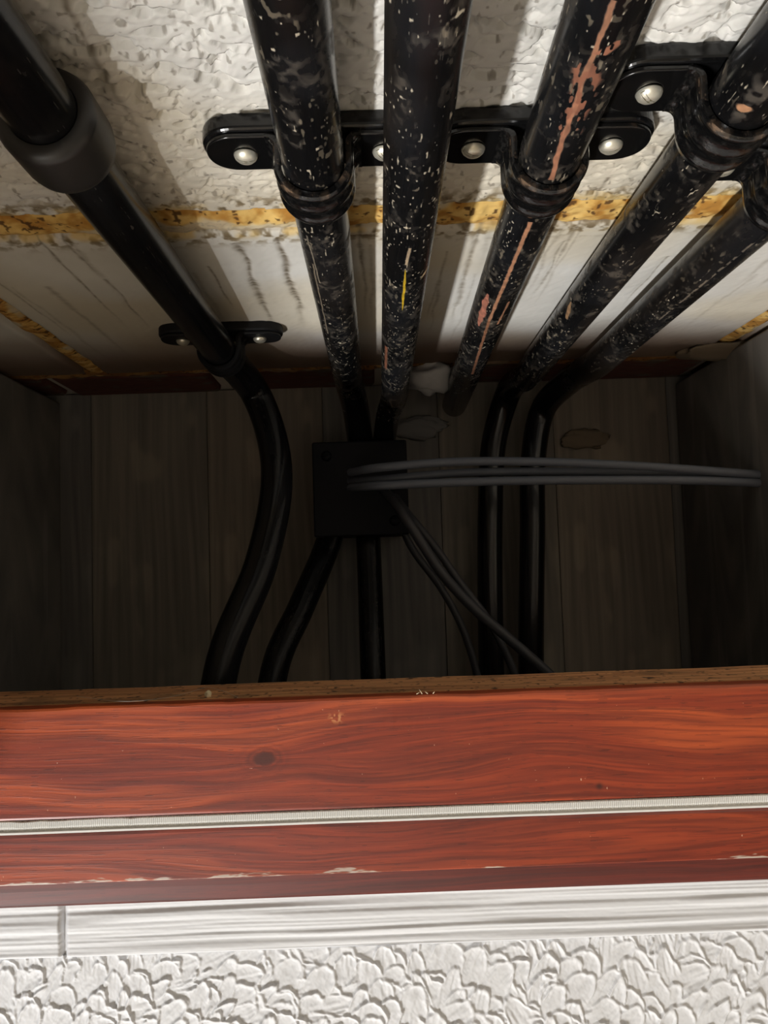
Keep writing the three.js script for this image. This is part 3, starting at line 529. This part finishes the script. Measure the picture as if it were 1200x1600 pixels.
const strapGeo = (() => {
  const parts = [];
  for (const s of [-1, 1]) {
    const sh = s < 0 ? stadium(-HALF + 0.0015, -0.0185, 0.0005, SW - 0.0005, true, false) : stadium(0.0185, HALF - 0.0015, 0.0005, SW - 0.0005, false, true);
    const hole = new THREE.Path(); hole.absellipse(s * 0.0290, SW * 0.52, 0.0046, 0.0056, 0, Math.PI * 2, true); sh.holes.push(hole);
    parts.push(ext(sh, LUG, 0.0006, -BASE - LUG).toNonIndexed());
  }
  // the arch: a path in x-z swept across the width, thicker at three ridges
  const path = [], ro = R + 0.0015, zl = -BASE - LUG / 2, fr = 0.0045;
  const lug0 = 0.0195;
  path.push([-lug0, zl]);
  for (let i = 0; i <= 8; i++) { const a = i / 8 * Math.PI / 2; path.push([-ro - fr + Math.sin(a) * fr, zl - fr + Math.cos(a) * fr]); }
  for (let i = 0; i <= 28; i++) { const a = Math.PI - i / 28 * Math.PI; path.push([Math.cos(a) * ro, AX - Math.sin(a) * ro]); }
  const right = path.slice(0, 10).map(([x, z]) => [-x, z]).reverse(); path.push(...right);
  const n = path.length, nrm = path.map((_, i) => { const a = path[Math.max(0, i - 1)], b = path[Math.min(n - 1, i + 1)], tx = b[0] - a[0], tz = b[1] - a[1], l = Math.hypot(tx, tz); return [tz / l, -tx / l]; }); // points away from the pipe
  const rib = (t) => 0.0011 + 0.0013 * Math.max(gauss(t - 0.08, 0.05), gauss(t - 0.48, 0.075), gauss(t - 0.86, 0.06));
  const ws = []; for (let j = 0; j <= 36; j++) ws.push(j / 36);
  const ring = [...ws.map((t) => [t, 1]), ...ws.slice().reverse().map((t) => [t, -1])], m = ring.length;
  const g = grid(n - 1, m, (s, t) => {
    const i = Math.round(s * (n - 1)), [w, side] = ring[Math.round(t * m) % m], flat = sstep(lug0, lug0 - 0.004, Math.abs(path[i][0])), th = side > 0 ? mix(LUG / 2, rib(w), flat) : -mix(LUG / 2, 0.0009, flat);
    return V(path[i][0] + nrm[i][0] * th, mix(0.0005, SW - 0.0005, w), path[i][1] + nrm[i][1] * th);
  }, (s, t) => [s * 2, t * 2], true);
  parts.push(g.toNonIndexed());
  const all = mergeGeometries(parts.map((q) => { q.deleteAttribute('normal'); return q; }));
  const w = mergeVertices(all, 1e-6); w.computeVertexNormals();
  return paint(w, (x, y, z) => {                                              // paint worn off the rims: bright brass and copper edges
    const t = y / SW, rim = Math.max(gauss(t - 0.04, 0.035) * 1.0, gauss(t - 0.48, 0.03) * 0.5, gauss(t - 0.88, 0.03) * 0.6), wear = rim * sstep(0.5, 0.75, fbm(x * 260 + 20, y * 90 + z * 260, 3)) * (Math.abs(x) < 0.02 ? 1 : 0.5);
    return mix3(BLK, [0.42, 0.29, 0.20], clamp(wear * mix(0.22, 0.75, gauss(t - 0.03, 0.04))));
  });
})();
const screwGeo = (() => {
  const prof = [[0, 0.0036], [0.0016, 0.0035], [0.0033, 0.0029], [0.0045, 0.0018], [0.0050, 0.0006], [0.0050, 0], [0, 0]].map(([x, y]) => new THREE.Vector2(x, y)).reverse();
  const dome = new Brush(new THREE.LatheGeometry(prof, 32)), slot = new Brush(new THREE.BoxGeometry(0.016, 0.0050, 0.0018)); slot.position.y = 0.0039; slot.updateMatrixWorld(); dome.updateMatrixWorld();
  const g = new Evaluator().evaluate(dome, slot, SUBTRACTION).geometry.clone(); g.clearGroups(); g.rotateX(-Math.PI / 2); return g;
})();
const shadedBlack = new THREE.MeshPhysicalMaterial({ color: new THREE.Color(0.008, 0.008, 0.009), roughness: 0.5, specularIntensity: 0.5 });  // darker clamp black, the shade around the far left clamp put into its colour
function clamp_(p, d, label, spins, mat = clampMat) {
  const c = axis(p, d), g = group('pipe_clamp', V(c.x, c.y, WALL));
  mesh('base_plate', baseGeo, mat, g); mesh('strap', strapGeo, mat, g);
  [-1, 1].forEach((s, i) => { const q = mesh('screw', screwGeo, steel, g); q.position.set(s * 0.0290, SW * 0.52, -BASE - LUG + 0.0003); q.rotation.z = spins[i]; q.userData.label = 'pale slotted screw head'; });
  return tag(g, label, 'clamp');
}
clamp_(P.b, 0.300, 'ridged black saddle clamp left of the middle pipe, whitewashed wall at its left', [0.15, 0.9]);
clamp_(P.d, 0.300, 'ridged black saddle clamp on the pipe with the copper scratch', [0.35, -0.3]);
clamp_(P.e, 0.264, 'ridged black saddle clamp near the top right corner, highest in the photo', [0.7, 0.2]);
clamp_(P.f, 0.322, 'black saddle clamp on the rightmost pipe, almost cut off by the right edge', [0.1, 0.5]);
clamp_(P.a, 0.562, 'black saddle clamp in the dark on the far left pipe, below the void', [0.2, 0.6], shadedBlack);

// ------------------------------------------------------------------ in the void: junction box, pipes leaving it, cables
const boxMat = new THREE.MeshPhysicalMaterial({ color: new THREE.Color(0.005, 0.005, 0.007), roughness: 0.6, specularIntensity: 0.4 });
{
  const a = atD(489, 693, 0.71), b = atD(638, 833, 0.71), g = group('junction_box', V((a.x + b.x) / 2, Y(0.71), (a.z + b.z) / 2)), w = Math.abs(b.x - a.x) / 2, h = Math.abs(b.z - a.z) / 2;
  mesh('body', rbox(-w, w, 0.006, BOARDS - 0.7105, -h, h, 0.004), boxMat, g);
  mesh('lid', rbox(-w - 0.0012, w + 0.0012, 0, 0.0058, -h - 0.0012, h + 0.0012, 0.002), boxMat, g);
  for (const [x, z] of [[-w + 0.012, h - 0.012], [w - 0.012, -h + 0.012]]) { const s = mesh('lid_screw', screwGeo, boxMat, g); s.rotation.x = Math.PI / -2; s.position.set(x, 0.0003, z); }
  tag(g, 'square black junction box in the dark void behind the middle pipe', 'box');
}
tag(mesh('pipe', sweep([atD(524, 812, 0.75), atD(508, 862, 0.745), atD(470, 950, 0.715), atD(428, 1052, 0.69), back(400, 1180, 0.68, -0.35)], R, { smooth: 50 }), shadedSkin), 'black pipe slanting down and left from the junction box', 'pipe');
tag(mesh('pipe', sweep([atD(574, 810, 0.75), atD(577, 880, 0.745), atD(583, 1055, 0.72), back(588, 1180, 0.70, -0.35)], 0.0118, { smooth: 40 }), shadedSkin), 'black pipe running straight down from the junction box', 'pipe');

const grey = new THREE.MeshStandardMaterial({ color: new THREE.Color(0.105, 0.115, 0.14), roughness: 0.5 });
const greyDark = new THREE.MeshStandardMaterial({ color: new THREE.Color(0.04, 0.04, 0.045), roughness: 0.55 });
const cab = (pts, d, r, label, grp, m = grey) => tag(mesh('cable', sweep(pts.map(([u, v, e = 0]) => atD(u, v, d + e)), r, { seg: 12, smooth: 60 }), m), label, 'cable', grp);
cab([[548, 738, 0.05], [590, 731], [700, 722], [820, 721], [960, 726], [1100, 735], [1260, 748]], 0.635, 0.0036, 'grey cable running right from the junction box, upper of the three');
cab([[548, 752, 0.05], [590, 750], [700, 740], [820, 737], [960, 738], [1100, 743], [1260, 752]], 0.647, 0.0036, 'grey cable running right from the junction box, between two others');
cab([[548, 762, 0.05], [590, 759], [700, 754], [820, 751], [960, 750], [1100, 751], [1260, 758]], 0.635, 0.0036, 'grey cable running right from the junction box, lowest of the three');
cab([[596, 762, 0.04], [628, 800], [660, 850], [690, 895], [740, 950], [800, 1002], [850, 1046], [960, 1150, 0.02]], 0.66, 0.0045, 'dark cable slanting down and right below the three grey cables', null, greyDark);
cab([[606, 762, 0.04], [645, 812], [680, 855], [720, 912], [760, 965], [790, 1020], [806, 1060], [830, 1180, 0.02]], 0.685, 0.0036, 'thin dark cable curving down behind the slanting one', null, greyDark);
cab([[612, 770, 0.03], [640, 850], [690, 920], [722, 980], [745, 1052], [770, 1180, 0.01]], 0.735, 0.0036, 'thin dark cable nearest the boards, curving down left of the slanting pair', null, greyDark);

// ------------------------------------------------------------------ plaster lumps at the head of the wall
function lump(c, sx, sy, sz, seed) {
  const g = mergeVertices((() => { const q = new THREE.IcosahedronGeometry(1, 5); q.deleteAttribute('normal'); q.deleteAttribute('uv'); return q; })()), p = g.attributes.position;
  for (let i = 0; i < p.count; i++) { const x = p.getX(i), y = p.getY(i), z = p.getZ(i), k = 0.45 + 1.05 * fbm(x * 2.6 + seed + 20, y * 2.6 + z * 2.1 + seed + 20, 5); p.setXYZ(i, c.x + x * k * sx, c.y + y * k * sy, c.z + z * k * sz); }
  g.computeVertexNormals(); return g;
}
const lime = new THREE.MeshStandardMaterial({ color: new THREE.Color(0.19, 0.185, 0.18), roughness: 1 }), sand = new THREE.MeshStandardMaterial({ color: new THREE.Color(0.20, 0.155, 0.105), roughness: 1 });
{ const c = atZ(672, 588, WALL - 0.006); tag(mesh('plaster_lump', lump(c, 0.028, 0.030, 0.015, 3), new THREE.MeshStandardMaterial({ color: new THREE.Color(0.5, 0.49, 0.48), roughness: 1 })), 'pale lump of plaster at the head of the wall between middle and scratched pipes', 'plaster lump'); }
{ const c = atZ(1150, 548, WALL - 0.002); tag(mesh('mortar_lump', lump(c, 0.052, 0.026, 0.008, 8), sand), 'sandy mortar lump at the head of the wall, right of all pipes', 'mortar lump'); }
{ const c = atD(652, 668, 0.797); tag(mesh('plaster_lump', lump(c, 0.034, 0.006, 0.012, 5), lime), 'grey plaster splash under the boards just above the junction box', 'plaster lump'); }
{ const c = atD(915, 686, 0.797); tag(mesh('plaster_lump', lump(c, 0.026, 0.005, 0.010, 11), sand), 'pale plaster splash under the boards right of the bent pipes', 'plaster lump'); }

renderer.render(scene, camera);
